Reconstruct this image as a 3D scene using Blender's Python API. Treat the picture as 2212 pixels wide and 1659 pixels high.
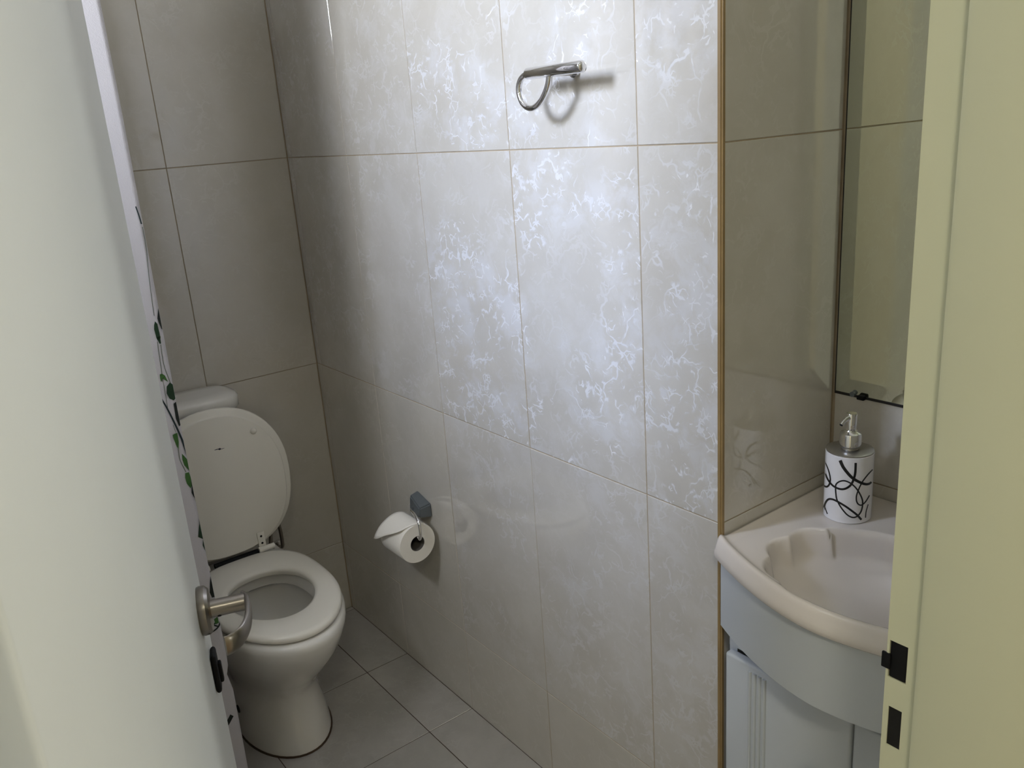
import bpy, bmesh, math, random
from mathutils import Vector, Matrix
random.seed(7)
for o in list(bpy.data.objects): bpy.data.objects.remove(o)
scn = bpy.context.scene
COL = scn.collection

# ------------------------------------------------------------------ camera
IW, IH, FPX = 2212, 1659, 1833.8
CAM_Z = 1.487
_y, _p, _r = math.radians(53.686), math.radians(17.04), math.radians(4.276)
FWD = Vector((-math.sin(_y)*math.cos(_p), math.cos(_y)*math.cos(_p), -math.sin(_p)))
_rt = Vector((math.cos(_y), math.sin(_y), 0)); _dn = FWD.cross(_rt)
RIGHT = math.cos(_r)*_rt + math.sin(_r)*_dn
DOWN = -math.sin(_r)*_rt + math.cos(_r)*_dn
CAM = Vector((0, 0, CAM_Z))
cam = bpy.data.cameras.new('camera'); camo = bpy.data.objects.new('camera', cam); COL.objects.link(camo)
M = Matrix.Identity(4)
for i in range(3):
    M[i][0] = RIGHT[i]; M[i][1] = -DOWN[i]; M[i][2] = -FWD[i]; M[i][3] = CAM[i]
camo.matrix_world = M
cam.sensor_width = 36; cam.lens = 36*FPX/IW; cam.clip_start = 0.02
scn.camera = camo

def ray(px, py): return RIGHT*(px-IW/2) + DOWN*(py-IH/2) + FWD*FPX
def on_x(px, py, X): d = ray(px, py); return CAM + d*((X-CAM.x)/d.x)

# ------------------------------------------------------------------ world, light, exposure
w = bpy.data.worlds.new('world'); scn.world = w; w.use_nodes = True
bg = w.node_tree.nodes['Background']; bg.inputs[0].default_value = (0.55, 0.68, 1.0, 1); bg.inputs[1].default_value = 0.6
scn.view_settings.view_transform = 'Standard'; scn.view_settings.look = 'None'
scn.view_settings.gamma = 1; scn.view_settings.use_curve_mapping = False
scn.view_settings.exposure = 0.0

def area(name, loc, target, sx, sy, power, color):
    L = bpy.data.lights.new(name, 'AREA'); L.shape = 'RECTANGLE'; L.size = sx; L.size_y = sy
    L.energy = power; L.color = color
    o = bpy.data.objects.new(name, L); COL.objects.link(o); o.location = loc
    o.rotation_euler = (Vector(target)-Vector(loc)).to_track_quat('-Z', 'Y').to_euler()
    return o
# daylight entering by the added windows of the bathroom and the passage
WX0, WX1, WZ0, WZ1 = -1.44, -0.98, 1.84, 2.30
area('daylight_bathroom_window', (-1.21, -0.56, 2.09), (-1.21, 1.0, 2.00), .46, .46, 40, (.90, .94, 1.0))
area('sky_bathroom_window', (-1.50, -1.20, 2.62), (-1.10, .2, 1.70), 1.2, .5, 100, (.40, .56, 1.0))
area('daylight_passage_window', (2.47, 2.55, 1.5), (-.4, .4, 1.2), .30, 1.2, 52, (.97, 1.0, .96))

# ------------------------------------------------------------------ helpers
def link(o, parent=None):
    COL.objects.link(o)
    if parent is not None: o.parent = parent
    return o
def tag(o, label=None, cat=None, kind=None, group=None):
    if label: o['label'] = label
    if cat: o['category'] = cat
    if kind: o['kind'] = kind
    if group: o['group'] = group
    return o
def empty(name, loc=(0, 0, 0)):
    o = bpy.data.objects.new(name, None); o.location = loc; o.empty_display_size = .05; COL.objects.link(o); return o
def mesh_obj(name, verts, faces, mat, parent=None, smooth=False):
    me = bpy.data.meshes.new(name)
    off = Vector(parent.location) if parent is not None and parent.parent is None and parent.type == 'EMPTY' else Vector((0, 0, 0))
    me.from_pydata([tuple(Vector(v)-off) for v in verts], [], faces); me.update()
    if mat: me.materials.append(mat)
    if smooth: me.polygons.foreach_set('use_smooth', [True]*len(me.polygons))
    return link(bpy.data.objects.new(name, me), parent)
def bm_obj(name, bm, mat, parent=None, smooth=False, angle=None):
    me = bpy.data.meshes.new(name)
    bmesh.ops.recalc_face_normals(bm, faces=bm.faces)
    root = parent
    while root is not None and root.parent is not None: root = root.parent
    if root is not None and root.type == 'EMPTY': bmesh.ops.translate(bm, verts=bm.verts, vec=-Vector(root.location))
    bm.to_mesh(me); bm.free()
    if mat: me.materials.append(mat)
    if smooth or angle:
        me.polygons.foreach_set('use_smooth', [True]*len(me.polygons))
        if angle: me.set_sharp_from_angle(angle=math.radians(angle))
    return link(bpy.data.objects.new(name, me), parent)
def bm_box(bm, lo, hi, bev=0, seg=2):
    r = bmesh.ops.create_cube(bm, size=1)['verts']
    for v in r: v.co = Vector([lo[i]+(v.co[i]+.5)*(hi[i]-lo[i]) for i in range(3)])
    if bev:
        es = list({e for v in r for e in v.link_edges})
        bmesh.ops.bevel(bm, geom=es, offset=bev, segments=seg, affect='EDGES', profile=.5)
def box(name, lo, hi, mat, parent=None, bev=0, seg=2):
    bm = bmesh.new(); bm_box(bm, lo, hi, bev, seg)
    return bm_obj(name, bm, mat, parent, angle=40 if bev else None)
def bm_tube(bm, pts, rad, n=16, closed=False, cap=True, flat=None, up=None):
    pts = [Vector(p) for p in pts]; rings = []; N = len(pts)
    rads = rad if isinstance(rad, (list, tuple)) else [rad]*N
    flats = flat if isinstance(flat, (list, tuple)) else [flat]*N
    prev = None
    for i, p in enumerate(pts):
        a = pts[(i-1) % N] if (closed or i > 0) else p
        b = pts[(i+1) % N] if (closed or i < N-1) else p
        t = (b-a).normalized()
        if up is not None:
            s = t.cross(Vector(up)).normalized(); v = s.cross(t).normalized()
        else:
            if prev is None:
                s = t.cross(Vector((0, 0, 1)))
                if s.length < 1e-3: s = t.cross(Vector((1, 0, 0)))
            else: s = prev - t*prev.dot(t)
            s.normalize(); prev = s; v = s.cross(t).normalized()
        fl = flats[i]
        rings.append([bm.verts.new(p + s*math.cos(k*2*math.pi/n)*(rads[i]) + v*math.sin(k*2*math.pi/n)*(fl if fl else rads[i])) for k in range(n)])
    m = N if closed else N-1
    for i in range(m):
        A, B = rings[i], rings[(i+1) % N]
        for k in range(n): bm.faces.new((A[k], A[(k+1) % n], B[(k+1) % n], B[k]))
    if cap and not closed:
        bm.faces.new(list(reversed(rings[0]))); bm.faces.new(rings[-1])
def tube(name, pts, rad, mat, parent=None, n=16, closed=False, flat=None, up=None, angle=50):
    bm = bmesh.new(); bm_tube(bm, pts, rad, n, closed, True, flat, up)
    return bm_obj(name, bm, mat, parent, angle=angle)
def bm_lathe(bm, prof, cen, axis='z', n=40):
    rings = []
    for r, h in prof:
        ring = []
        for k in range(n):
            a = 2*math.pi*k/n; c, s = r*math.cos(a), r*math.sin(a)
            q = {'z': (c, s, h), 'x': (h, c, s), 'y': (c, h, s)}[axis]
            ring.append(bm.verts.new(Vector(cen)+Vector(q)))
        rings.append(ring)
    for A, B in zip(rings, rings[1:]):
        for k in range(n): bm.faces.new((A[k], A[(k+1) % n], B[(k+1) % n], B[k]))
    if prof[0][0] > 1e-6: bm.faces.new(rings[0])
    if prof[-1][0] > 1e-6: bm.faces.new(rings[-1])
    bmesh.ops.remove_doubles(bm, verts=bm.verts, dist=1e-6)
def lathe(name, prof, cen, mat, parent=None, axis='z', n=40, angle=35):
    bm = bmesh.new(); bm_lathe(bm, prof, cen, axis, n)
    return bm_obj(name, bm, mat, parent, angle=angle)
def spline(pts, n=8, closed=False):
    P = [Vector(p) for p in pts]; N = len(P); out = []
    for i in range(N if closed else N-1):
        p1, p2 = P[i], P[(i+1) % N]
        p0 = P[(i-1) % N] if (closed or i > 0) else p1
        p3 = P[(i+2) % N] if (closed or i < N-2) else p2
        for k in range(n):
            t = k/n
            out.append(.5*((2*p1)+(p2-p0)*t+(2*p0-5*p1+4*p2-p3)*t*t+(3*p1-p0-3*p2+p3)*t**3))
    if not closed: out.append(P[-1])
    return out
def prism_z(bm, poly, z0, z1):
    a = [bm.verts.new((x, y, z0)) for x, y in poly]; b = [bm.verts.new((x, y, z1)) for x, y in poly]
    n = len(poly)
    bm.faces.new(list(reversed(a))); bm.faces.new(b)
    for i in range(n): bm.faces.new((a[i], a[(i+1) % n], b[(i+1) % n], b[i]))

# ------------------------------------------------------------------ materials
def mat(name, color, rough=.5, metal=0, spec=.5, bump=0, bscale=60, var=0, vscale=8, coat=0, sheen=0):
    m = bpy.data.materials.new(name); m.use_nodes = True
    nt = m.node_tree; b = nt.nodes['Principled BSDF']
    b.inputs['Base Color'].default_value = (*color, 1); b.inputs['Roughness'].default_value = rough
    b.inputs['Metallic'].default_value = metal; b.inputs['Specular IOR Level'].default_value = spec
    b.inputs['Coat Weight'].default_value = coat
    tc = nt.nodes.new('ShaderNodeTexCoord')
    nz = nt.nodes.new('ShaderNodeTexNoise'); nz.inputs['Scale'].default_value = vscale; nz.inputs['Detail'].default_value = 5
    nt.links.new(tc.outputs['Object'], nz.inputs['Vector'])
    mx = nt.nodes.new('ShaderNodeMix'); mx.data_type = 'RGBA'
    mx.inputs['A'].default_value = (*[c*(1-var) for c in color], 1); mx.inputs['B'].default_value = (*[min(1, c*(1+var)) for c in color], 1)
    nt.links.new(nz.outputs['Fac'], mx.inputs['Factor']); nt.links.new(mx.outputs['Result'], b.inputs['Base Color'])
    if bump:
        n2 = nt.nodes.new('ShaderNodeTexNoise'); n2.inputs['Scale'].default_value = bscale; n2.inputs['Detail'].default_value = 4
        nt.links.new(tc.outputs['Object'], n2.inputs['Vector'])
        bp = nt.nodes.new('ShaderNodeBump'); bp.inputs['Strength'].default_value = bump; bp.inputs['Distance'].default_value = .002
        nt.links.new(n2.outputs['Fac'], bp.inputs['Height']); nt.links.new(bp.outputs['Normal'], b.inputs['Normal'])
    return m

def tile_material(name, base, vein, dark, rough0, rough1, amount=1.0):
    """glazed ceramic with clouded ground and matt twig-like veins"""
    m = bpy.data.materials.new(name); m.use_nodes = True
    nt = m.node_tree; N = nt.nodes; L = nt.links; b = N['Principled BSDF']
    tc = N.new('ShaderNodeTexCoord'); oi = N.new('ShaderNodeObjectInfo')
    mul = N.new('ShaderNodeMath'); mul.operation = 'MULTIPLY'; mul.inputs[1].default_value = 37.0
    L.new(oi.outputs['Random'], mul.inputs[0])
    cmb = N.new('ShaderNodeCombineXYZ')
    for k in range(3): L.new(mul.outputs[0], cmb.inputs[k])
    add = N.new('ShaderNodeVectorMath'); add.operation = 'ADD'
    L.new(tc.outputs['Object'], add.inputs[0]); L.new(cmb.outputs[0], add.inputs[1])
    # warped coordinates
    wn = N.new('ShaderNodeTexNoise'); wn.inputs['Scale'].default_value = 16; wn.inputs['Detail'].default_value = 3
    L.new(add.outputs[0], wn.inputs['Vector'])
    wm = N.new('ShaderNodeVectorMath'); wm.operation = 'SCALE'; wm.inputs['Scale'].default_value = .075
    L.new(wn.outputs['Color'], wm.inputs[0])
    wa = N.new('ShaderNodeVectorMath'); wa.operation = 'ADD'; L.new(add.outputs[0], wa.inputs[0]); L.new(wm.outputs[0], wa.inputs[1])
    def math_(op, a, b_=None, clamp=False):
        n = N.new('ShaderNodeMath'); n.operation = op; n.use_clamp = clamp
        for i, v in enumerate((a, b_)):
            if v is None: continue
            if hasattr(v, 'links'): L.new(v, n.inputs[i])
            else: n.inputs[i].default_value = v
        return n.outputs[0]
    def ramp(v, a, b_, lo=0, hi=1):
        n = N.new('ShaderNodeMapRange'); n.interpolation_type = 'SMOOTHSTEP'
        L.new(v, n.inputs['Value']); n.inputs['From Min'].default_value = a; n.inputs['From Max'].default_value = b_
        n.inputs['To Min'].default_value = lo; n.inputs['To Max'].default_value = hi; return n.outputs['Result']
    def noise(scale, detail=3, vec=add, rough=.5):
        n = N.new('ShaderNodeTexNoise'); n.inputs['Scale'].default_value = scale; n.inputs['Detail'].default_value = detail
        n.inputs['Roughness'].default_value = rough; L.new(vec.outputs[0], n.inputs['Vector']); return n.outputs['Fac']
    def edges(scale, wid):
        v = N.new('ShaderNodeTexVoronoi'); v.feature = 'DISTANCE_TO_EDGE'; v.inputs['Scale'].default_value = scale
        L.new(wa.outputs[0], v.inputs['Vector']); return ramp(v.outputs['Distance'], wid*.35, wid, 1, 0)
    m1 = ramp(noise(9, 2), .50, .60); m2 = ramp(noise(22, 2), .47, .57); m3 = ramp(noise(34, 2), .48, .58)
    big = math_('MULTIPLY', edges(13, .034), m2)
    fine = math_('MULTIPLY', math_('MULTIPLY', edges(30, .062), m3), .85)
    hair = math_('MULTIPLY', math_('MULTIPLY', edges(55, .085), m2), m3)
    twig = math_('MAXIMUM', math_('MAXIMUM', big, fine), hair)
    spots = ramp(noise(75, 2, wa), .69, .72)
    twig = math_('MAXIMUM', twig, math_('MULTIPLY', spots, .9))
    region = ramp(noise(5, 2), .36, .56, .25, 1)
    twig = math_('MULTIPLY', math_('MULTIPLY', twig, region), amount*.82, True)
    haze = math_('MULTIPLY', math_('MULTIPLY', ramp(noise(11, 6, wa, .65), .46, .64), region), .50*amount)
    cloud = ramp(noise(7, 5, wa, .6), .35, .68)
    c1 = N.new('ShaderNodeMix'); c1.data_type = 'RGBA'; c1.inputs['A'].default_value = (*dark, 1); c1.inputs['B'].default_value = (*base, 1)
    L.new(cloud, c1.inputs['Factor'])
    c2 = N.new('ShaderNodeMix'); c2.data_type = 'RGBA'; L.new(c1.outputs['Result'], c2.inputs['A']); c2.inputs['B'].default_value = (*vein, 1)
    L.new(math_('MAXIMUM', twig, haze), c2.inputs['Factor']); L.new(c2.outputs['Result'], b.inputs['Base Color'])
    rg = math_('ADD', rough0, math_('MULTIPLY', twig, rough1-rough0)); L.new(rg, b.inputs['Roughness'])
    b.inputs['Specular IOR Level'].default_value = .95; b.inputs['IOR'].default_value = 1.6
    return m

TILE = tile_material('lit_veined_wall_tile', (.555, .53, .485), (.68, .685, .71), (.515, .485, .435), .045, .42)  # lit copy: the bluish sheen of the veins is in their colour
DIMTILE = tile_material('dim_veined_wall_tile', (.555, .53, .485), (.68, .685, .71), (.515, .485, .435), .045, .42, .50)  # same tile for dimmer parts, vein sheen halved in the colour
SHADETILE = tile_material('shaded_wall_tile', (.555, .525, .47), (.575, .55, .50), (.525, .495, .435), .045, .30)  # same tile for shaded walls, veins faded out in the colour
FTILE = tile_material('glazed_floor_tile', (.41, .39, .37), (.47, .45, .44), (.36, .345, .325), .16, .35, .4)
GROUT = mat('tan_grout', (.36, .29, .20), .9, var=.25, vscale=25, bump=.3, bscale=200)
FGROUT = mat('dark_floor_grout', (.05, .030, .020), .9, var=.3, vscale=25)
PLASTER = mat('white_plaster', (.74, .73, .69), .85, bump=.15, bscale=90, var=.02)
CREAMWALL = mat('cream_wall_paint', (.72, .68, .55), .8, bump=.15, bscale=90, var=.02)
DOORW = mat('white_gloss_door_paint', (.72, .74, .72), .38, bump=.10, bscale=40, var=.03, vscale=5)
CREAM = mat('cream_gloss_frame_paint', (.61, .62, .455), .38, var=.03, vscale=6, bump=.05, bscale=50)
BLACK = mat('black_metal', (.004, .004, .005), .6, spec=.2)
HOLE = mat('hole_shade', (.004, .004, .004), .9)  # black standing for the shade inside holes
NICKEL = mat('brushed_nickel', (.28, .255, .225), .28, metal=1, var=.06, vscale=30)
CHROME = mat('chrome', (.78, .78, .80), .05, metal=1)
DCHROME = mat('dull_grey_metal', (.16, .18, .20), .38, metal=.6)
PORC = mat('white_porcelain', (.74, .72, .68), .10, coat=.3)
SEATM = mat('white_seat_plastic', (.78, .75, .68), .22)
PAPER = mat('toilet_paper', (.84, .81, .76), .95, bump=.25, bscale=260)
BASIN = mat('pale_cast_marble', (.74, .68, .63), .16, coat=.4, var=.02, vscale=10)
VAN = mat('pale_grey_vanity_lacquer', (.57, .60, .63), .32, var=.02)
DISP = mat('white_ceramic', (.86, .84, .85), .18)
INK = mat('black_print', (.006, .006, .007), .35)
PLATE = mat('brushed_steel_lid', (.42, .40, .36), .33, metal=.85)
BRASS = mat('brown_plastic_edge_trim', (.27, .18, .075), .42, var=.3, vscale=14)
FABRIC = mat('white_curtain_fabric', (.52, .50, .52), .9, bump=.3, bscale=500)
LEAFD = mat('dark_green_print', (.006, .030, .008), .8, var=.4, vscale=40)
LEAFB = mat('black_green_print', (.003, .007, .004), .8)
LEAFG = mat('leaf_green_print', (.035, .105, .018), .8, var=.4, vscale=40)
LEAFY = mat('pale_green_print', (.16, .22, .08), .8)
STEM = mat('stem_grey_green_print', (.10, .12, .085), .8)
BRANCH = mat('dark_teal_print', (.008, .020, .022), .8)
MBACK = mat('black_mirror_edge', (.010, .008, .008), .5)
def mirror_mat():
    m = mat('silvered_glass', (.80, .84, .74), .012, metal=1); return m
MIRROR = mirror_mat()
CEIL = mat('white_ceiling_paint', (.80, .79, .77), .85)
def zebra():
    m = mat('black_white_ceramic', (.8, .8, .8), .2)
    nt = m.node_tree; b = nt.nodes['Principled BSDF']
    tc = nt.nodes.new('ShaderNodeTexCoord'); v = nt.nodes.new('ShaderNodeTexNoise'); v.inputs['Scale'].default_value = 170; v.inputs['Detail'].default_value = 1
    nt.links.new(tc.outputs['Object'], v.inputs['Vector'])
    r = nt.nodes.new('ShaderNodeValToRGB'); r.color_ramp.interpolation = 'CONSTANT'
    r.color_ramp.elements[0].color = (.006, .006, .006, 1); r.color_ramp.elements[1].color = (.75, .74, .74, 1); r.color_ramp.elements[1].position = .54
    nt.links.new(v.outputs['Fac'], r.inputs[0]); nt.links.new(r.outputs[0], b.inputs['Base Color']); return m
ZEBRA = zebra()

# ------------------------------------------------------------------ structure
XE, YM, XN, YN, YL = -2.343, 1.0, -.815, 1.306, -.30      # end wall, right wall, niche side, niche back, left wall
TT, H, GD = .006, 2.46, .0014                                         # tile thickness, ceiling height
TW, TH, GAP = .3335, .600, .0020
ZROWS = [0, .239, .839, 1.439, 2.039, H]

def S(o, label, cat): return tag(o, label, cat, 'structure')
wr = S(box('wall_right', (-2.50, YM+GD, 0), (XN-GD, 1.46, H), GROUT), 'long tiled wall with veined beige tiles, ring and paper roll', 'wall')
wn = S(box('wall_niche', (XN-GD, YN+GD, 0), (-.21, 1.46, H), GROUT), 'tiled back wall of the basin niche behind the mirror', 'wall')
wb = S(box('wall_back', (-2.50, -.46, 0), (XE-GD, YM+GD, H), GROUT), 'tiled end wall behind the toilet', 'wall')
bm = bmesh.new()
for lo, hi in (((XE-GD, WX0), (0, H)), ((WX1, -.35), (0, H)), ((WX0, WX1), (0, WZ0)), ((WX0, WX1), (WZ1, H))):
    bm_box(bm, (lo[0], -.46, hi[0]), (lo[1], YL-GD, hi[1]))
wl = S(bm_obj('wall_left', bm, GROUT), 'tiled left wall with an added small high window', 'wall')
bm = bmesh.new()
bm_box(bm, (-.350, -1.20, 0), (-.21, -.075, H)); bm_box(bm, (-.350, .735, 0), (-.21, 2.8, H)); bm_box(bm, (-.350, -.075, 2.09), (-.21, .735, H))
wf = S(bm_obj('wall_front', bm, CREAMWALL), 'cream plastered wall around the doorway', 'wall')
fl = S(box('floor', (-2.50, -.46, -.06), (-.21, 1.46, .0008), FGROUT), 'grey-beige tiled bathroom floor', 'floor')
ce = S(box('ceiling', (-2.50, -.46, H), (-.21, 1.46, H+.06), CEIL), 'white bathroom ceiling', 'ceiling')
# passage outside the door, where the camera stands
S(box('floor_passage', (-.21, -1.20, -.06), (2.40, 2.80, -.004), mat('brown_floorboards', (.34, .25, .17), .4, var=.2)), 'brown floor of the passage', 'floor')
S(box('ceiling_passage', (-.21, -1.20, H), (2.40, 2.80, H+.06), CEIL), 'white ceiling of the passage', 'ceiling')
S(box('wall_passage_left', (-.21, -1.35, 0), (2.40, -1.20, H), CREAMWALL), 'cream side wall of the passage near hinge side', 'wall')
S(box('wall_passage_right', (-.21, 2.80, 0), (2.40, 2.95, H), CREAMWALL), 'cream side wall of the passage near latch side', 'wall')
bm = bmesh.new()
for lo, hi in (((-1.35, 2.36), (0, H)), ((2.74, 2.95), (0, H)), ((2.36, 2.74), (0, .9)), ((2.36, 2.74), (2.1, H))):
    bm_box(bm, (2.40, lo[0], hi[0]), (2.55, lo[1], hi[1]))
S(bm_obj('wall_passage_back', bm, CREAMWALL), 'cream passage wall with an added window, behind the camera', 'wall')

# --- tiles: one object each, children of their wall
_tm = {}
def tile_mesh(wd, ht, m):
    key = (round(wd, 4), round(ht, 4), m.name)
    if key in _tm: return _tm[key]
    a, b, c, t = wd/2-GAP/2, ht/2-GAP/2, min(.0007, wd/5), TT
    v = [(-a, -b, -t), (a, -b, -t), (a, b, -t), (-a, b, -t), (-a, -b, -c), (a, -b, -c), (a, b, -c), (-a, b, -c),
         (-a+c, -b+c, 0), (a-c, -b+c, 0), (a-c, b-c, 0), (-a+c, b-c, 0)]
    f = [(8, 9, 10, 11)]
    for i in range(4):
        j = (i+1) % 4; f += [(i, j, j+4, i+4), (i+4, j+4, j+8, i+8)]
    me = bpy.data.meshes.new('tile'); me.from_pydata(v, [], f); me.materials.append(m); me.update(); _tm[key] = me; return me
def lay(parent, org, U, V, us, vs, m, hole=None):
    U, V = Vector(U), Vector(V); Nn = U.cross(V)
    rot = Matrix((U, V, Nn)).transposed()
    for u0, u1 in zip(us, us[1:]):
        for v0, v1 in zip(vs, vs[1:]):
            rects = [(u0, u1, v0, v1)]
            if hole:
                h0, h1, g0, g1 = hole
                if u0 < h1 and u1 > h0 and v0 < g1 and v1 > g0:
                    rects = [(u0, h0, v0, v1), (h1, u1, v0, v1), (max(u0, h0), min(u1, h1), v0, g0), (max(u0, h0), min(u1, h1), g1, v1)]
            for a, b_, c, d in rects:
                if b_-a < .008 or d-c < .008: continue
                o = bpy.data.objects.new('tile', tile_mesh(b_-a, d-c, m))
                p = Vector(org)+U*((a+b_)/2)+V*((c+d)/2)
                jit = Matrix.Rotation(random.uniform(-.0012, .0012), 3, U) @ Matrix.Rotation(random.uniform(-.0012, .0012), 3, V)
                o.matrix_world = Matrix.Translation(p+Nn*random.uniform(-.0004, 0)) @ (jit @ rot).to_4x4()
                link(o, parent)
XJ = [XE+.0008, -1.9815-.3335, -1.9815, -1.648, -1.3145, -.981, XN-.0052]
lay(wr, (0, YM, 0), (1, 0, 0), (0, 0, 1), XJ[3:], ZROWS[2:], TILE)
lay(wr, (0, YM, 0), (1, 0, 0), (0, 0, 1), XJ[:4], ZROWS[2:], DIMTILE)
lay(wr, (0, YM, 0), (1, 0, 0), (0, 0, 1), XJ[3:], ZROWS[1:3], DIMTILE)
lay(wr, (0, YM, 0), (1, 0, 0), (0, 0, 1), XJ[:4], ZROWS[1:3], SHADETILE)
lay(wr, (0, YM, 0), (1, 0, 0), (0, 0, 1), XJ, ZROWS[:2], SHADETILE)                                   # faces -y
lay(wb, (XE, 0, 0), (0, 1, 0), (0, 0, 1), [YL+.003, .0, .3335, .667, YM-.0008], ZROWS, SHADETILE)         # faces +x
lay(wr, (XN, 0, 0), (0, 1, 0), (0, 0, 1), [YM+.003, YN-.003], ZROWS, SHADETILE)                        # niche return, faces +x
lay(wn, (0, YN, 0), (1, 0, 0), (0, 0, 1), [XN+.003, XN+.337, -.352], ZROWS, SHADETILE)
lay(wl, (0, YL, 0), (-1, 0, 0), (0, 0, 1), [.355, .314+.3335, .981, 1.3145, 1.648, 1.9815, -XE-.003], ZROWS, SHADETILE, (-WX1, -WX0, WZ0, WZ1))
FT = .338
fx = [XE-TT]+[-1.649+FT*k for k in range(-2, 5)]; fx = [v for v in fx if v < -.36]+[-.352]
fx = sorted(set([XE+.0]+[v for v in fx if v > XE+.01]))
fy = [YL]+[v for v in (.865-FT*3, .865-FT*2, .865-FT, .865) if v > YL+.01]+[YM]
lay(fl, (0, 0, .002), (1, 0, 0), (0, 1, 0), fx, fy, FTILE)
lay(fl, (0, 0, .002), (1, 0, 0), (0, 1, 0), [XN, XN+.23, -.352], [YM, YN], FTILE)

# --- outer corner edging
bm = bmesh.new(); cx, cy, r = XN-.0048, YM+.0048, .0056
prism_z(bm, [(cx-.002, cy-r), (cx+.003, cy-r+.0003), (cx+r*.55, cy-r*.82), (cx+r*.82, cy-r*.55), (cx+r, cy-.003), (cx+r, cy+.002), (cx-.002, cy+.002)], 0, H)
S(bm_obj('trim_1', bm, BRASS, angle=60), 'brown plastic edge strip on the outer corner of the tiled wall', 'edge trim')

# --- unseen bathroom window, added as a source for the daylight (left wall)
wd = empty('added_window_1', (-1.21, -.40, WZ0)); S(wd, 'small high unseen window added in the left wall behind the door', 'window')
for n, lo, hi in (('frame', (WX0, -.42, WZ0), (WX0+.035, -.38, WZ1)), ('frame', (WX1-.035, -.42, WZ0), (WX1, -.38, WZ1)),
                  ('frame', (WX0+.035, -.42, WZ0), (WX1-.035, -.38, WZ0+.035)), ('frame', (WX0+.035, -.42, WZ1-.035), (WX1-.035, -.38, WZ1))):
    box(n, lo, hi, DOORW, wd, .003)
wp = empty('added_window_2', (2.44, 2.55, .9)); S(wp, 'narrow unseen window added in the passage behind the camera', 'window')  # unseen window, added to give the passage daylight a source
for n, lo, hi in (('frame', (2.41, 2.36, .9), (2.44, 2.40, 2.1)), ('frame', (2.41, 2.70, .9), (2.44, 2.74, 2.1)),
                  ('frame', (2.41, 2.40, .9), (2.44, 2.70, .94)), ('frame', (2.41, 2.40, 2.06), (2.44, 2.70, 2.1))):
    box(n, lo, hi, DOORW, wp, .003)

# --- unseen passage lamp, added to brighten the niche, jamb and vanity
lm = empty('added_passage_lamp', (.45, -.30, 2.46)); tag(lm, 'round unseen lamp added in the passage to brighten the niche', 'ceiling lamp')
lathe('added_lamp_base', [(0, 0), (.15, 0), (.15, -.03), (.14, -.035), (0, -.035)], (.45, -.30, 2.4595), DOORW, lm)
L_ = bpy.data.lights.new('added_lamp_light', 'AREA'); L_.shape = 'DISK'; L_.size = .26; L_.energy = 14; L_.color = (1.0, .95, .76)
lo_ = bpy.data.objects.new('added_lamp_light', L_); COL.objects.link(lo_); lo_.parent = lm; lo_.location = (0, 0, -.045)

# --- pressed steel door frame
fr = empty('trim_2', (-.28, .33, 0)); S(fr, 'cream painted door frame with two black strike holes', 'door frame')
LATCH = (-.3595, -.3415, .948, .989); BOLT = (-.3565, -.3430, .871, .916)
bm = bmesh.new()
prism_z(bm, [(-.330, .735), (-.330, .686), (-.3275, .680), (-.323, .678), (-.207, .678), (-.203, .679), (-.200, .684), (-.200, .735)], 0, 2.06)
prism_z(bm, [(-.362, .735), (-.362, .725), (-.330, .725), (-.330, .735)], 0, 2.06)
bm_obj('latch_jamb', bm, CREAM, fr, angle=40)
bm = bmesh.new()     # rebate face with real openings
def rq(x0, x1, z0, z1): bm_box(bm, (x0, .690, z0), (x1, .7248, z1))
rq(-.362, -.330, 0, BOLT[2]); rq(-.362, BOLT[0], BOLT[2], BOLT[3]); rq(BOLT[1], -.330, BOLT[2], BOLT[3])
rq(-.362, -.330, BOLT[3], LATCH[2]); rq(-.362, LATCH[0], LATCH[2], LATCH[3]); rq(LATCH[1], -.330, LATCH[2], LATCH[3]); rq(-.362, -.330, LATCH[3], 2.06)
bm_obj('rebate_face', bm, CREAM, fr)
box('bolt_hole_shade', (BOLT[0], .6912, BOLT[2]), (BOLT[1], .7245, BOLT[3]), HOLE, fr)  # black block fills the opening to paint its shade
bm = bmesh.new(); bm_box(bm, (LATCH[0]+.0005, .6905, LATCH[2]+.0005), (LATCH[1]-.0005, .7245, LATCH[3]-.0005), .0015)
bm_box(bm, (-.3665, .6885, .957), (-.3575, .6915, .974), .001)
bm_obj('strike_plate', bm, BLACK, fr, angle=40)
bm = bmesh.new()
prism_z(bm, [(-.362, -.075), (-.362, -.032), (-.330, -.032), (-.3275, -.022), (-.323, -.018), (-.207, -.018), (-.203, -.019), (-.200, -.024), (-.200, -.075)], 0, 2.06)
bm_obj('hinge_jamb', bm, DOORW, fr, angle=40)
box('head', (-.362, -.075, 2.06), (-.200, .735, 2.10), CREAM, fr, .002)

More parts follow.
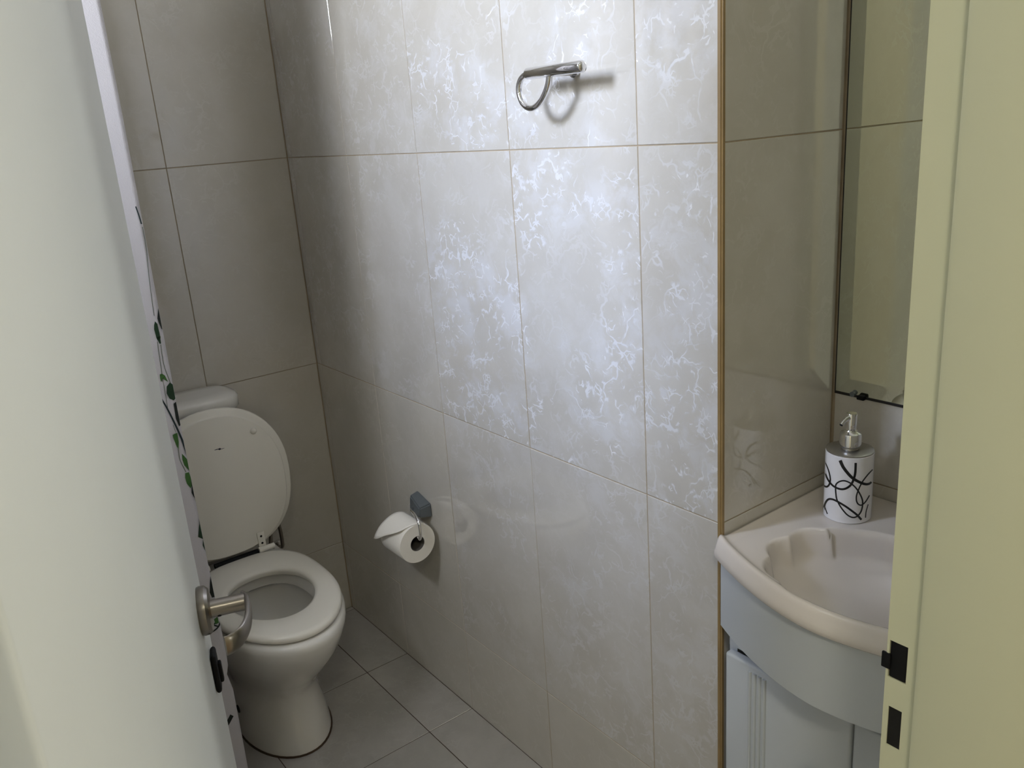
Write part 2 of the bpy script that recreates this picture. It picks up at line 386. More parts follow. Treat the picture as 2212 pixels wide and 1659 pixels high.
# --- door leaf
TH_ = math.radians(71)
PIV = Vector((-.37, -.03, 0)); DU = Vector((-math.sin(TH_), math.cos(TH_), 0)); DW = Vector((math.cos(TH_), math.sin(TH_), 0))
def dp(u, w_, z): return PIV+DU*u+DW*w_+Vector((0, 0, z))
door = empty('door_1', (PIV.x, PIV.y, 0)); S(door, 'white painted bathroom door standing open on the left with a lever handle', 'door')
bm = bmesh.new()
bm_box(bm, (.006, .0, .012), (.712, .04, 2.045), .004, 3)
for v in bm.verts: v.co = dp(*v.co)
bm_obj('leaf', bm, DOORW, door, angle=40)
tube('hinge', [dp(-.002, -.006, .9), dp(-.002, -.006, 1.0)], .006, NICKEL, door)
HU, HZ = .648, .950
hd = bm_obj('lever_handle', (lambda b: (bm_lathe(b, [(0, .0), (.029, .0), (.030, .003), (.0295, .009), (.026, .0125), (.013, .0135), (0, .0135)], (0, 0, 0), 'z', 40), [setattr(v, 'co', dp(HU+v.co.x, .04+v.co.z, HZ+v.co.y)) for v in b.verts], b)[2])(bmesh.new()), NICKEL, door, angle=35)
hd.name = 'rosette'
sp = tube('spindle_neck', [dp(HU, .050, HZ), dp(HU, .080, HZ), dp(HU, .0935, HZ)], [.0112, .0105, .0110], NICKEL, door, 28)
lp = spline([dp(HU+.011, .0915, HZ), dp(HU-.002, .0955, HZ+.001), dp(HU-.026, .0965, HZ+.001), dp(HU-.052, .0945, HZ), dp(HU-.074, .087, HZ-.001), dp(HU-.085, .076, HZ-.002), dp(HU-.088, .069, HZ-.002)], 6)
nn = len(lp)
wid = [.0095+.0030*i/(nn-1) for i in range(nn)]
tube('lever', lp, [.0040]*nn, NICKEL, door, 24, flat=wid, up=(0, 0, 1))
lathe_scr = bmesh.new(); bm_lathe(lathe_scr, [(0, 0), (.0024, 0), (.0024, .0006), (0, .0006)], (0, 0, 0), 'z', 14)
for v in lathe_scr.verts: v.co = dp(HU, .062, HZ)+(-DU*.75+Vector((0, 0, -.66)))*(.0106+v.co.z)+DW*v.co.x+(DU*.66+Vector((0, 0, -.75)))*v.co.y
bm_obj('grub_screw', lathe_scr, BLACK, door)
bm = bmesh.new()
bm_box(bm, (-.014, .0, -.027), (.014, .0070, .027), .004, 3)
bm_box(bm, (-.004, .0062, -.018), (.006, .0110, .010), .002, 2)
for v in bm.verts: v.co = dp(.664+v.co.x, .04+v.co.y, .856+v.co.z)
bm_obj('lock_escutcheon', bm, BLACK, door, angle=40)

# ------------------------------------------------------------------ toilet
YC = .600
def egg(xb, xf, hw, yc=YC, n=48, pb=2.6, pf=2.0, bias=.42):
    """closed plan outline, back at xb, front (round) at xf, half width hw"""
    xm = xb+(xf-xb)*bias; out = []
    for k in range(n):
        a = 2*math.pi*k/n; c, s = math.cos(a), math.sin(a)
        p = pf if c > 0 else pb; ln = (xf-xm) if c > 0 else (xm-xb)
        x = xm+math.copysign(abs(c)**(2/p), c)*ln; y = yc+math.copysign(abs(s)**(2/p), s)*hw
        out.append((x, y))
    return out
def loft(bm, secs, cap0=True, cap1=True):
    rings = [[bm.verts.new((x, y, z)) for x, y in pl] for pl, z in secs]; n = len(rings[0])
    for A, B in zip(rings, rings[1:]):
        for k in range(n): bm.faces.new((A[k], A[(k+1) % n], B[(k+1) % n], B[k]))
    if cap0: bm.faces.new(list(reversed(rings[0])))
    if cap1: bm.faces.new(rings[-1])
toi = empty('toilet', (-1.98, YC, 0)); tag(toi, 'white porcelain close-coupled toilet with lid raised against its cistern', 'toilet')
bm = bmesh.new()
secs = [(egg(-2.25, -1.788, .112, bias=.6), 0.0), (egg(-2.25, -1.788, .112, bias=.6), .012), (egg(-2.25, -1.803, .108, bias=.6), .06), (egg(-2.25, -1.822, .102, bias=.6), .11),
        (egg(-2.24, -1.822, .101, bias=.6), .145), (egg(-2.235, -1.805, .108, bias=.58), .175), (egg(-2.23, -1.765, .122, bias=.52), .215),
        (egg(-2.22, -1.715, .140, bias=.50), .265), (egg(-2.21, -1.672, .155, bias=.48), .315), (egg(-2.20, -1.650, .164, bias=.46), .352), (egg(-2.20, -1.640, .169, bias=.45), .375),
        (egg(-2.20, -1.640, .169, bias=.45), .388), (egg(-2.197, -1.645, .164, bias=.45), .396), (egg(-2.19, -1.655, .154, bias=.45), .399),
        (egg(-2.04, -1.715, .108, bias=.45), .399), (egg(-2.035, -1.722, .103, bias=.45), .393), (egg(-2.033, -1.724, .102, bias=.45), .365), (egg(-2.055, -1.700, .122, bias=.45), .350),
        (egg(-2.045, -1.715, .118, bias=.45), .30), (egg(-2.01, -1.76, .095, bias=.45), .25), (egg(-1.98, -1.82, .065, bias=.45), .21), (egg(-1.96, -1.85, .045, bias=.45), .195)]
loft(bm, secs)
bowl = bm_obj('bowl', bm, PORC, toi, angle=50)
GRIME = mat('brown_floor_grime', (.055, .032, .018), .8, var=.4, vscale=60)
bm = bmesh.new(); loft(bm, [(egg(-2.25, -1.7845, .1155, bias=.6), .0021), (egg(-2.25, -1.786, .114, bias=.6), .0060)])  # thin ring for the brown grime line around the foot
bm_obj('floor_grime', bm, GRIME, bowl, angle=60)
lathe('fixing_hole', [(0, 0), (.011, 0), (.011, .002), (0, .002)], (-1.965, YC-.1125, .09), HOLE, bowl, 'y', 16)
# seat ring
def ring_loft(bm, outs, ins):
    rings = [[bm.verts.new((x, y, z)) for x, y in pl] for pl, z in outs+ins]; n = len(rings[0]); m = len(rings)
    for i in range(m):
        A, B = rings[i], rings[(i+1) % m]
        for k in range(n): bm.faces.new((A[k], A[(k+1) % n], B[(k+1) % n], B[k]))
bm = bmesh.new()
so = lambda d: egg(-2.125+d, -1.655-d, .158-d, bias=.47, pb=2.9, n=64)
si = lambda d: egg(-2.01-d, -1.758+d, .100+d, bias=.46, pb=2.2, n=64)
ring_loft(bm, [(so(.006), .4005), (so(0), .406), (so(0), .412), (so(.004), .418), (so(.014), .4215)], [(si(.012), .4215), (si(.003), .417), (si(0), .411), (si(.004), .4005)])
bm_obj('seat', bm, SEATM, toi, angle=50)
# raised lid : built flat in (across, up) then stood up at the hinge, leaning back a little
def lid_pt(y, h, d):      # y across, h along lid, d thickness toward the front (+x)
    lean = math.radians(3.0)
    return Vector((-2.128-h*math.sin(lean)+d*math.cos(lean), YC+y, .428+h*math.cos(lean)+d*math.sin(lean)))
def lid_out(k, hw, top, bot, n=64):
    out = []
    for i in range(n):
        a = 2*math.pi*i/n; c, s = math.cos(a), math.sin(a); hm = bot+(top-bot)*.50
        p = 2.15 if c > 0 else 2.5; ln = (top-hm) if c > 0 else (hm-bot)
        out.append((math.copysign(abs(s)**(2/p), s)*hw, hm+math.copysign(abs(c)**(2/p), c)*ln))
    return out
bm = bmesh.new(); rings = []
for (hw, top, bot), d in (((.166, .380, .012), -.030), ((.186, .402, .0), -.024), ((.192, .409, -.003), -.013), ((.1905, .4075, -.001), -.0075), ((.186, .402, .001), -.0045), ((.176, .391, .004), -.0025), ((.1735, .3885, .005), -.0005), ((.1715, .3865, .006), .0030), ((.170, .385, .006), .0035)):
    rings.append([bm.verts.new(lid_pt(y, h, d)) for y, h in lid_out(0, hw, top, bot)])
for A, B in zip(rings, rings[1:]):
    for k in range(len(A)): bm.faces.new((A[k], A[(k+1) % len(A)], B[(k+1) % len(A)], B[k]))
bm.faces.new(rings[0]); bm.faces.new(rings[-1])
lid = bm_obj('lid', bm, SEATM, toi, angle=40)
bm = bmesh.new(); bmesh.ops.create_uvsphere(bm, u_segments=20, v_segments=12, radius=.009)
for v in bm.verts: v.co = lid_pt(.108+v.co.x, .325+v.co.y, .003+v.co.z*.9)
bm_obj('bumper', bm, SEATM, lid, smooth=True)
LOGO = mat('blue_grey_print', (.035, .035, .06), .5)
bm = bmesh.new()
for cy_, ch, a_, b_ in ((.012, .302, .0035, .0028), (.005, .303, .007, .0010), (.018, .301, .007, .0007)):
    vs = [bm.verts.new(lid_pt(cy_+a_*math.cos(t*math.pi/8), ch+b_*math.sin(t*math.pi/8), .0042)) for t in range(16)]; bm.faces.new(vs)
bm_obj('maker_mark', bm, LOGO, lid)
for sgn in (-1.2, 1):
    bm = bmesh.new()
    bm_box(bm, (sgn*.074-.010, -.004, .003), (sgn*.074+.010, .044, .0065), .0012)
    bm_box(bm, (sgn*.074-.006, -.016, .002), (sgn*.074+.006, -.002, .0065), .0012)
    for v in bm.verts: v.co = lid_pt(*v.co)
    hg = bm_obj('hinge', bm, SEATM, lid, angle=40)
    bm = bmesh.new()
    for hh in (.012, .032):
        vs = [bm.verts.new(lid_pt(sgn*.074+.0032*math.cos(t*math.pi/6), hh+.0032*math.sin(t*math.pi/6), .0069)) for t in range(12)]; bm.faces.new(vs)
    bm_obj('screw', bm, BLACK, hg)
    y0 = YC+sgn*.082
    tube('hinge_barrel', [(-2.118, y0-.022, .424), (-2.118, y0+.022, .424)], .008, SEATM, toi, 18)
tube('hinge_gap_shade', [(-2.126, YC-.060, .4175), (-2.126, YC+.060, .4175)], .0085, BLACK, toi, 14)  # black bar put in for the shadowed gap between the hinges
# cistern
def rbox(xb, xf, hw, p=4.0, n=48):
    out = []; xm = (xb+xf)/2
    for k in range(n):
        a = 2*math.pi*k/n; c, s = math.cos(a), math.sin(a)
        out.append((xm+math.copysign(abs(c)**(2/p), c)*(xf-xb)/2, YC+math.copysign(abs(s)**(2/p), s)*hw))
    return out
bm = bmesh.new()
loft(bm, [(rbox(-2.338, -2.215, .085), .385), (rbox(-2.338, -2.212, .095), .43), (rbox(-2.338, -2.206, .102), .60), (rbox(-2.338, -2.202, .106), .806)])
bm_obj('cistern', bm, PORC, toi, angle=50)
bm = bmesh.new()
loft(bm, [(rbox(-2.339, -2.192, .108, 3.4), .807), (rbox(-2.340, -2.186, .112, 3.4), .812), (rbox(-2.340, -2.184, .113, 3.4), .840), (rbox(-2.336, -2.188, .108, 3.2), .848), (rbox(-2.325, -2.20, .09, 3), .853), (rbox(-2.29, -2.22, .05, 3), .855)])
bm_obj('cistern_lid', bm, PORC, toi, angle=50)
# water supply pipe
hose = empty('water_supply_pipe', (-2.27, .765, .30)); tag(hose, 'short grey water pipe looping up behind the toilet on its right', 'pipe')
tube('pipe', spline([(-2.330, .790, .31), (-2.30, .788, .32), (-2.285, .785, .37), (-2.280, .778, .425), (-2.279, .768, .438), (-2.279, .758, .425), (-2.28, .748, .35), (-2.285, .735, .30)], 6), .0055, NICKEL, hose, 12)
tube('wall_flange', [(-2.342, .790, .31), (-2.330, .790, .31)], .016, CHROME, hose, 20)

# ------------------------------------------------------------------ toilet paper
hold = empty('toilet_roll_holder', (-1.775, 1.0, .55)); tag(hold, 'grey metal toilet roll holder on the tiled wall', 'toilet roll holder')
bm = bmesh.new()
A = [(-1.812, .9995, .588), (-1.748, .9995, .570), (-1.748, .9995, .532), (-1.812, .9995, .532)]
B = [(-1.812, .974, .582), (-1.757, .968, .562), (-1.757, .966, .537), (-1.802, .962, .537)]
va = [bm.verts.new(p) for p in A]; vb = [bm.verts.new(p) for p in B]
bm.faces.new(va); bm.faces.new(list(reversed(vb)))
for i in range(4): bm.faces.new((va[i], va[(i+1) % 4], vb[(i+1) % 4], vb[i]))
bmesh.ops.bevel(bm, geom=list(bm.edges), offset=.003, segments=2, affect='EDGES')
bm_obj('mount', bm, DCHROME, hold, angle=40)
RX0, RX1, RY, RZ, RR = -1.822, -1.722, .933, .490, .052
arm = spline([(-1.790, .970, .552), (-1.775, .955, .557), (-1.745, .946, .559), (-1.720, .941, .549), (-1.711, .938, .528), (-1.712, .936, .507), (-1.722, .935, .5055), (-1.77, .935, .5055), (-1.815, .935, .5055)], 6)
tube('arm', arm, .0042, CHROME, hold, 14)
roll = empty('toilet_paper_roll', ((RX0+RX1)/2, RY, RZ-RR)); tag(roll, 'white toilet paper roll with a folded loose end on the holder', 'toilet paper')
lathe('paper', [(.0205, RX0), (RR-.001, RX0), (RR, RX0+.002), (RR, RX1-.002), (RR-.001, RX1), (.0205, RX1), (.0205, RX0)], (0, RY, RZ), PAPER, roll, 'x', 56)
CARD = mat('grey_cardboard', (.10, .09, .08), .9)
lathe('core', [(.0204, RX0+.001), (.0204, RX1-.001), (.0194, RX1-.001), (.0194, RX0+.001), (.0204, RX0+.001)], (0, RY, RZ), CARD, roll, 'x', 32)
# loose end: a sheet leaving the top and folded to a point at the front
bm = bmesh.new(); nu, nv = 10, 14; g = []
for i in range(nu+1):
    row = []
    for j in range(nv+1):
        s = j/nv; t = i/nu                       # t: 0 far end, 1 near end
        a_end = 178-46*t**1.4
        a = math.radians(62+(a_end-62)*s); q = max(0, (s-.45)/.55)
        lift = .0012+q*q*(.015-.006*t)
        rr = RR+lift
        y = RY+math.cos(a)*rr; z = RZ+math.sin(a)*rr+.0015*math.sin(t*8+s*4)*q
        x = RX0+.0005-.006*q*(1-t)+(RX1-RX0-.001)*t*(1-.10*q)
        row.append(bm.verts.new((x, y, z)))
    g.append(row)
for i in range(nu):
    for j in range(nv): bm.faces.new((g[i][j], g[i+1][j], g[i+1][j+1], g[i][j+1]))
so_ = bm_obj('loose_sheet', bm, PAPER, roll, smooth=True)
md = so_.modifiers.new('thick', 'SOLIDIFY'); md.thickness = .0008

# ------------------------------------------------------------------ towel ring
tr = empty('towel_ring', (-1.11, 1.0, 1.55)); tag(tr, 'chrome towel ring on a short bar fixed to the tiled wall', 'towel ring')
TY, TZ = .943, 1.5630
tube('bar', [(-1.1735, TY, TZ+.0005), (-1.1725, TY, TZ+.0005), (-1.040, TY, TZ), (-1.0365, TY, TZ), (-1.0345, TY, TZ)], [.0088, .0097, .0097, .0082, .004], CHROME, tr, 28)
tube('wall_post', [(-1.118, TY+.005, TZ-.001), (-1.118, .994, TZ-.001), (-1.118, .994, TZ-.001), (-1.118, .9998, TZ-.001)], [.0075, .0075, .011, .011], CHROME, tr, 28, angle=40)
lp = spline([(-1.168, TY, TZ), (-1.180, TY, TZ-.0005), (-1.194, TY, TZ-.008), (-1.2005, TY, TZ-.024), (-1.192, TY, TZ-.045), (-1.172, TY, TZ-.0545), (-1.150, TY, TZ-.049), (-1.132, TY, TZ-.034), (-1.1215, TY, TZ-.018), (-1.118, TY, TZ-.004)], 6)
tube('ring', lp, .0052, CHROME, tr, 18)

# ------------------------------------------------------------------ shower curtain
cur = empty('shower_curtain', (-1.70, .10, .0)); tag(cur, 'white curtain printed with green vine leaves hanging beside the toilet', 'shower curtain')
CX = -1.700
def edge_y(z):
    e = .4235 - .0065*(1-min(1, max(0, z/1.7)))
    return e+.0015*math.sin(z*5.0) - .007*math.exp(-((z-.37)/.018)**2)
bm = bmesh.new(); nv, nz = 90, 100; g = []
for i in range(nz+1):
    z = .03+(2.06-.03)*i/nz; row = []
    for j in range(nv+1):
        s = j/nv; y = -.285+(edge_y(z)+.285)*s
        amp = .022*min(1, max(0, (.86-s)/.2))
        x = CX-.001+amp*math.sin(s*42+.4*math.sin(z*2))*(.6+.4*(1-z/2.1)) - .012*max(0, (s-.992)/.008)**2*0
        row.append(bm.verts.new((x, y, z)))
    g.append(row)
for i in range(nz):
    for j in range(nv): bm.faces.new((g[i][j], g[i][j+1], g[i+1][j+1], g[i+1][j]))
cl = bm_obj('cloth', bm, FABRIC, cur, smooth=True)
md = cl.modifiers.new('thick', 'SOLIDIFY'); md.thickness = .0016
def to_curtain(px, py, off=.0018):
    p = on_x(px, py, CX+off); p.y = min(p.y, edge_y(p.z)-.0006); return p
def print_poly(name, pts, m, off=.0018):
    vs = [to_curtain(x, y, off) for x, y in pts]
    bm = bmesh.new(); f = bm.faces.new([bm.verts.new(v) for v in vs])
    bmesh.ops.triangulate(bm, faces=[f]); return bm_obj(name, bm, m, cur)
def print_line(name, pts, wd, m, off=.0014):
    P = spline([(x, y, 0) for x, y in pts], 6); n = len(P); L_, R_ = [], []
    for i, p in enumerate(P):
        t = (P[min(n-1, i+1)]-P[max(0, i-1)]).normalized(); nrm = Vector((-t.y, t.x, 0))
        w_ = wd if not isinstance(wd, tuple) else wd[0]+(wd[1]-wd[0])*i/(n-1)
        L_.append(to_curtain(*(p+nrm*w_/2).xy, off)); R_.append(to_curtain(*(p-nrm*w_/2).xy, off))
    bm = bmesh.new(); a = [bm.verts.new(v) for v in L_]; b = [bm.verts.new(v) for v in R_]
    for i in range(n-1): bm.faces.new((a[i], a[i+1], b[i+1], b[i]))
    return bm_obj(name, bm, m, cur)
for pts, wd, m in (([(293, 446), (299, 462), (306, 484)], 2.6, BRANCH), ([(308, 490), (316, 535), (321, 590), (327, 640), (333, 682)], 1.3, STEM),
                   ([(340, 738), (344, 768), (350, 808)], 1.4, STEM), ([(347, 744), (354, 788), (368, 827)], 1.5, STEM), ([(351, 816), (356, 845), (362, 880)], 1.0, STEM),
                   ([(346, 857), (362, 884), (379, 918), (394, 952), (405, 985), (412, 1010), (417, 1035)], (3.0, 5.5), BRANCH),
                   ([(392, 918), (400, 950), (409, 990)], 2.0, LEAFD), ([(374, 918), (380, 935)], 1.0, STEM), ([(385, 968), (388, 990), (393, 1003), (402, 1020)], 1.6, STEM),
                   ([(448, 1369), (460, 1364), (470, 1356), (475, 1346), (476, 1332)], 3, LEAFB), ([(452, 1346), (460, 1350), (471, 1353)], 3, LEAFB), ([(457, 1356), (463, 1348), (470, 1340)], 3, LEAFD),
                   ([(484, 1574), (492, 1562), (501, 1545)], 8, LEAFB)):
    print_line('printed_stem', pts, wd, m)
for pts, m in (([(342, 665), (347, 680), (353, 712), (349, 710), (343, 697), (340, 688)], LEAFB),
               ([(335, 694), (340, 700), (345, 722), (348, 742), (345, 743), (338, 730), (333, 712), (333, 702)], LEAFD),
               ([(339, 731), (342, 727), (347, 726), (347, 731), (343, 735)], LEAFY),
               ([(345, 809), (350, 807), (356, 811), (363, 825), (358, 822), (352, 817), (348, 825), (346, 818)], LEAFG),
               ([(360, 835), (367, 826), (375, 830), (381, 845), (382, 860), (376, 865), (366, 861), (360, 850)], LEAFD),
               ([(375, 872), (380, 868), (387, 868), (392, 890), (394, 910), (391, 918), (387, 921), (380, 905), (377, 885)], LEAFB),
               ([(373, 940), (377, 937), (383, 935), (386, 955), (386, 970), (382, 965), (376, 950)], LEAFG),
               ([(393, 980), (398, 985), (404, 992), (413, 1012), (413, 1018), (408, 1016), (398, 1005), (394, 993)], LEAFG),
               ([(400, 1022), (408, 1020), (412, 1030), (414, 1050), (412, 1055), (404, 1045), (400, 1032)], LEAFG),
               ([(417, 1028), (425, 1050), (432, 1082), (428, 1084), (420, 1076), (414, 1065), (414, 1050)], LEAFB),
               ([(424, 1088), (429, 1083), (443, 1120), (433, 1124), (427, 1105)], LEAFB),
               ([(433, 1118), (444, 1122), (451, 1162), (440, 1164), (428, 1160), (431, 1140)], LEAFD),
               ([(440, 1164), (451, 1164), (456, 1199), (446, 1190), (438, 1178)], LEAFD),
               ([(455, 1213), (461, 1225), (462, 1237), (455, 1235)], LEAFB),
               ([(460, 1242), (468, 1275), (468, 1288), (458, 1291), (453, 1280), (455, 1268)], LEAFB),
               ([(462, 1338), (470, 1332), (473, 1345), (466, 1349)], LEAFG)):
    print_poly('printed_leaf', pts, m)
rail = empty('curtain_rail', (-1.70, .1, 2.10)); tag(rail, 'chrome rail carrying the curtain high above the toilet side', 'curtain rail')
tube('rod', [(-1.70, -.2995, 2.10), (-1.70, .44, 2.10)], .0125, CHROME, rail, 18)
tube('ceiling_post', [(-1.70, .43, 2.11), (-1.70, .43, H)], .008, CHROME, rail, 14)
for k in range(8):
    y = -.26+k*.092
    bm = bmesh.new(); bm_tube(bm, [(-1.70+.0*t, y+.0, 0) for t in range(2)], .001) if False else None
    bm_tube(bm, [(-1.70+.021*math.cos(t*math.pi/10), y, 2.090+.025*math.sin(t*math.pi/10)) for t in range(20)], .0018, 8, True)
    bm_obj('curtain_ring', bm, CHROME, cur, smooth=True)

# ------------------------------------------------------------------ vanity
XC = -.590
def yf(x, off=0): return .9135+.90*abs(x-XC)**1.7+off
XL, XR = XN+.0025, -.3555
van = empty('vanity_cabinet', (XC, 1.1, 0)); tag(van, 'pale grey vanity cabinet with bowed apron and fluted doors under the basin', 'vanity cabinet')
n = 28; xs = [XL+.006+(XR-XL-.010)*i/n for i in range(n+1)]
bm = bmesh.new()
prism_z(bm, [(x, yf(x, .008)) for x in xs]+[(x, yf(x, .026)) for x in reversed(xs)], .660, .788)
bm_obj('apron', bm, VAN, van, angle=30)
DY = .985
bm = bmesh.new()
bm_box(bm, (XL+.012, DY+.020, .06), (XL+.028, 1.290, .786)); bm_box(bm, (XR-.020, DY+.020, .06), (XR-.004, 1.290, .786))
bm_box(bm, (XL+.028, DY+.020, .06), (XR-.020, 1.290, .076)); bm_box(bm, (XL+.028, 1.280, .076), (XR-.020, 1.290, .786))
bm_box(bm, (XL+.012, DY+.0195, .618), (XR-.004, DY+.034, .680)); bm_box(bm, (XL+.028, DY+.06, 0), (XR-.020, 1.27, .06))
bm_obj('carcass', bm, VAN, van)
def make_door(x0, x1, grooves):
    z0, z1, t = .075, .616, .018
    bm = bmesh.new(); bm_box(bm, (x0, DY, z0), (x1, DY+t, z1), .005, 3)
    d = bm_obj('door', bm, VAN, van, angle=40)
    for gx in grooves:
        tube('flute', [(gx, DY+.0002, z0+.02), (gx, DY+.0002, z1-.012)], [.0042, .0042], VAN, d, 12, flat=.0030)
    return d
d1 = make_door(XL+.018, -.5625, [-.743, -.7335, -.724, -.7145])
d2 = make_door(-.5595, XR-.006, [])
lathe('knob', [(0, .0), (.009, .0), (.008, -.010), (.0165, -.014), (.0195, -.021), (.0165, -.029), (.009, -.033), (0, -.034)], (-.622, DY, .472), ZEBRA, d1, 'y', 28)
lathe('knob', [(0, .0), (.009, .0), (.008, -.010), (.0165, -.014), (.0195, -.021), (.0165, -.029), (.009, -.033), (0, -.034)], (-.500, DY, .472), ZEBRA, d2, 'y', 28)

# basin top: height field over a plan whose front follows the bow
bas = empty('basin', (XC, 1.1, .785)); tag(bas, 'pale cast basin top with a shell-edged bowl and rolled bow front', 'basin')
ZT = .815
def bowl_h(x, y):
    dx, dy = (x-XC)/.158, (y-1.063)/.134
    a = math.atan2(dy, dx); r = math.hypot(dx, dy)
    sc = .045*(abs(math.cos(a*5.5+.6))-.5)*max(0, min(1, (-.15-dx)/.35+.55 if dy < .6 else 0))
    e = 1+sc*1.6
    if r >= e: return 0
    d = e-r
    edge = min(1, d/.08); edge = edge*edge*(3-2*edge)
    rs = min(1, r)
    return -.024*edge-.090*(1-rs*rs)**.75*edge
bm = bmesh.new(); NX, NY = 150, 130; g = []
for i in range(NX+1):
    x = XL+(XR-XL)*i/NX; row = []
    for j in range(NY+1):
        v = j/NY; y0 = yf(x); y = y0+(YN-.0015-y0)*v; d = y-y0
        z = ZT+bowl_h(x, y)
        if d < .030: z += .006*math.exp(-((d-.012)/.008)**2)
        if d < .008: z -= .008*(1-d/.008)**2
        # slight lip along the niche side and upstand at the back
        s = x-XL
        if s < .02: z += .002*(1-s/.02)
        row.append(bm.verts.new((x, y, z)))
    g.append(row)
for i in range(NX):
    for j in range(NY): bm.faces.new((g[i][j], g[i+1][j], g[i+1][j+1], g[i][j+1]))
# rolled front down to the underside
prevr = [g[i][0] for i in range(NX+1)]
for dy, dz in ((-.0035, -.014), (-.0045, -.020), (-.0035, -.026), (.0, -.030), (.010, -.031), (.03, -.031)):
    cur_r = [bm.verts.new((g[i][0].co.x, yf(g[i][0].co.x)+dy, ZT+dz)) for i in range(NX+1)]
    for i in range(NX): bm.faces.new((prevr[i], cur_r[i], cur_r[i+1], prevr[i+1]))
    prevr = cur_r
for i in (0, NX):     # ends
    c = [g[i][j] for j in range(NY+1)]
    low = [bm.verts.new((v.co.x, max(v.co.y, yf(v.co.x)+.002), ZT-.030)) for v in c]
    for j in range(NY): bm.faces.new((c[j], c[j+1], low[j+1], low[j]))
bm_obj('basin_top', bm, BASIN, bas, smooth=True)
lathe('waste', [(0, .0), (.020, .0), (.021, -.002), (.020, -.004), (0, -.004)], (XC, 1.063, ZT-.1015), CHROME, bas, 'z', 28)
tap = empty('basin_tap', (-.50, 1.235, ZT)); tag(tap, 'chrome pillar tap at the back of the basin, hidden behind the frame', 'tap')
lathe('tap_body', [(0, .0), (.024, .0), (.024, .006), (.016, .010), (.014, .075), (.017, .085), (.017, .10), (0, .105)], (-.50, 1.235, ZT), CHROME, tap)
tube('spout', spline([(-.50, 1.230, ZT+.07), (-.505, 1.20, ZT+.088), (-.51, 1.165, ZT+.085), (-.512, 1.150, ZT+.070)], 6), .009, CHROME, tap)

# ------------------------------------------------------------------ mirror
mi = empty('mirror', (-.59, YN, .993)); tag(mi, 'tall frameless mirror with a black worn edge above the basin', 'mirror')
mx0, mx1, mz0, mz1, bv = -.8090, -.372, .9935, 1.86, .028
yb, yo, yi = YN-.0004, YN-.0026, YN-.0066
def quads(name, V, F, m): return mesh_obj(name, V, F, m, mi)
Vm = [(mx0, yo, mz0), (mx1, yo, mz0), (mx1, yo, mz1), (mx0, yo, mz1), (mx0+bv, yi, mz0+bv), (mx1-bv, yi, mz0+bv), (mx1-bv, yi, mz1-bv), (mx0+bv, yi, mz1-bv),
      (mx0, yb, mz0), (mx1, yb, mz0), (mx1, yb, mz1), (mx0, yb, mz1)]
quads('glass', Vm[4:8], [(0, 1, 2, 3)], MIRROR)
quads('bevel', Vm[:8], [(0, 1, 5, 4), (1, 2, 6, 5), (2, 3, 7, 6), (3, 0, 4, 7)], MIRROR)
bm = bmesh.new()
for lo, hi in (((mx0-.0012, yo-.0006, mz0-.0040), (mx1, yb, mz0+.0006)), ((mx0-.0014, yo-.0003, mz0-.0022), (mx0+.0004, yb, mz1)), ((mx1, yo-.0003, mz0-.0022), (mx1+.0014, yb, mz1)), ((mx0, yo-.0003, mz1), (mx1, yb, mz1+.0014))):
    bm_box(bm, lo, hi)
bm_obj('edge', bm, MBACK, mi)
tube('clip', [(-.7735, yi-.002, .9955), (-.7735, yb, .9955)], .0045, DCHROME, mi, 16)
box('clip', (-.7640, yi-.0045, .9885), (-.7500, yb, .9965), BLACK, mi, .002)

# ------------------------------------------------------------------ soap dispenser
DX, DYY, DR = -.720, 1.210, .0380
dis = empty('soap_dispenser', (DX, DYY, ZT)); tag(dis, 'white soap dispenser with black looping lines and a chrome pump on the basin', 'soap dispenser')
BH = .118
lathe('body', [(0, .0), (DR-.002, .0), (DR, .002), (DR, BH-.001), (DR-.001, BH), (0, BH)], (DX, DYY, ZT), DISP, dis, n=64)
lathe('top_plate', [(0, BH), (DR-.0005, BH), (DR-.0005, BH+.0018), (DR-.002, BH+.0025), (.013, BH+.0028), (.012, BH+.007), (0, BH+.007)], (DX, DYY, ZT), PLATE, dis, n=56)
lathe('collar', [(0, .0), (.0155, .0), (.0172, .002), (.0172, .020), (.0160, .023), (.0105, .026), (.0095, .028), (0, .028)], (DX, DYY, ZT+BH+.007), CHROME, dis, n=44)
lathe('pump_head', [(0, .0), (.0080, .0), (.0086, .006), (.0088, .0285), (.0080, .0300), (0, .0305)], (DX, DYY, ZT+BH+.034), CHROME, dis, n=36)
PT = ZT+BH+.034
to_cam = Vector((CAM.x-DX, CAM.y-DYY, 0)).normalized(); side = Vector((to_cam.y, -to_cam.x, 0))
if side.dot(RIGHT) < 0: side = -side
nd = (to_cam*.80-side*.60).normalized()
b0 = Vector((DX, DYY, PT+.0235))
noz = tube('nozzle', [b0+nd*.004, b0+nd*.014+Vector((0, 0, -.001)), b0+nd*.020+Vector((0, 0, -.004)), b0+nd*.025+Vector((0, 0, -.008))], [.0044, .0042, .0038, .0036], CHROME, dis, 16)
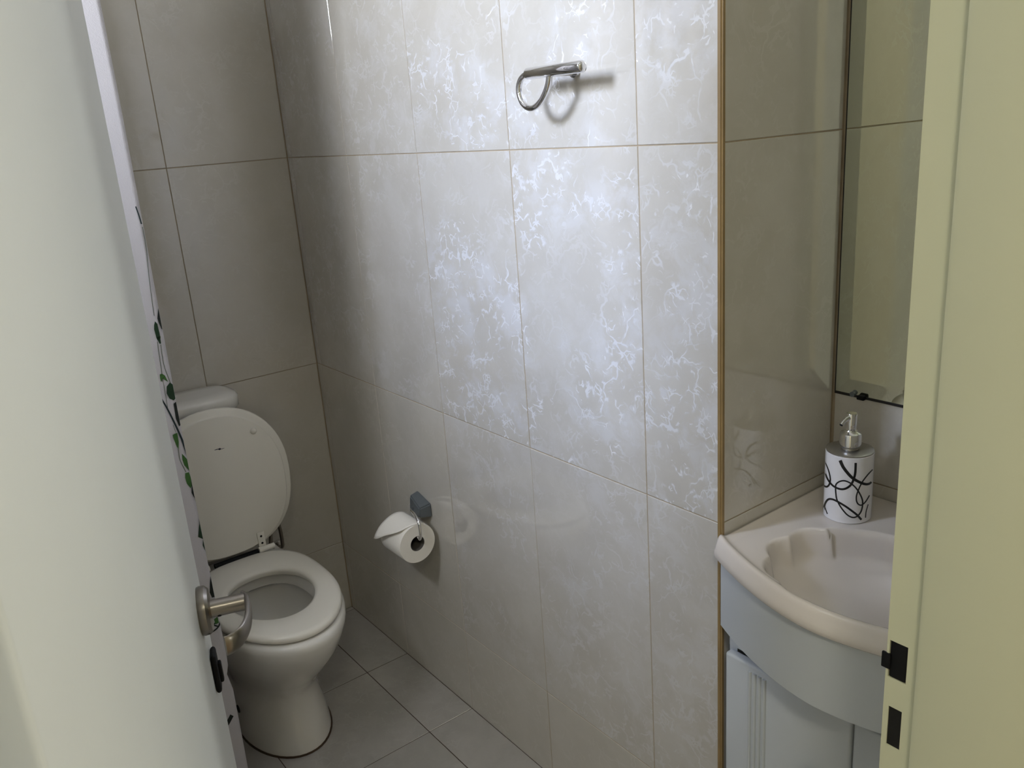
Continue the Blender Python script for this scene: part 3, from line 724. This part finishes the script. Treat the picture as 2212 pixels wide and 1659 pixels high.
tube('nozzle_mouth', [b0+nd*.0249+Vector((0, 0, -.0079)), b0+nd*.0256+Vector((0, 0, -.0085))], .0026, HOLE, noz, 12)
def dsurf(cx_, cy_, off=.00025):
    s = max(-.999, min(.999, (cx_-532)/292)); a = math.asin(s)
    yb_ = 1450+90*math.cos(a); yt_ = 650+80*math.cos(a); h = (yb_-cy_)/(yb_-yt_)*BH
    d = to_cam*math.cos(a)+side*math.sin(a)
    return Vector((DX, DYY, ZT))+d*(DR+off)+Vector((0, 0, h))
strokes = [([(425, 765), (470, 850), (560, 950), (640, 1000), (720, 1030), (770, 1030), (800, 1010)], (40, 26)),
           ([(605, 780), (605, 900), (590, 980), (560, 1050), (500, 1100), (430, 1110), (350, 1080), (290, 1020), (258, 960), (243, 920)], (28, 22)),
           ([(243, 810), (290, 900), (318, 1000), (310, 1070), (280, 1110), (242, 1110)], (14, 24)),
           ([(385, 1110), (390, 1060), (430, 1020), (490, 1005), (560, 1030), (620, 1080), (670, 1150), (705, 1230), (708, 1310), (690, 1380), (650, 1430), (600, 1445), (540, 1420), (480, 1360), (430, 1290), (400, 1220), (385, 1110)], (18, 18)),
           ([(805, 860), (750, 920), (690, 1010), (650, 1110), (632, 1190), (645, 1260), (690, 1290), (740, 1250), (785, 1170)], (16, 16)),
           ([(250, 1410), (265, 1330), (300, 1265), (350, 1250), (420, 1270), (520, 1320), (610, 1380), (660, 1420), (705, 1470)], (22, 26)),
           ([(260, 1360), (300, 1445)], (14, 14)), ([(775, 1280), (755, 1370), (752, 1445)], (12, 14))]
for pts, (w0, w1) in strokes:
    P = spline([(x, y, 0) for x, y in pts], 8); n = len(P); bm = bmesh.new(); a, b = [], []
    for i, p in enumerate(P):
        t = (P[min(n-1, i+1)]-P[max(0, i-1)]).normalized(); nr = Vector((-t.y, t.x, 0)); w_ = (w0+(w1-w0)*i/(n-1))/2
        a.append(bm.verts.new(dsurf(*(p+nr*w_).xy))); b.append(bm.verts.new(dsurf(*(p-nr*w_).xy)))
    for i in range(n-1): bm.faces.new((a[i], a[i+1], b[i+1], b[i]))
    bm_obj('printed_line', bm, INK, dis)
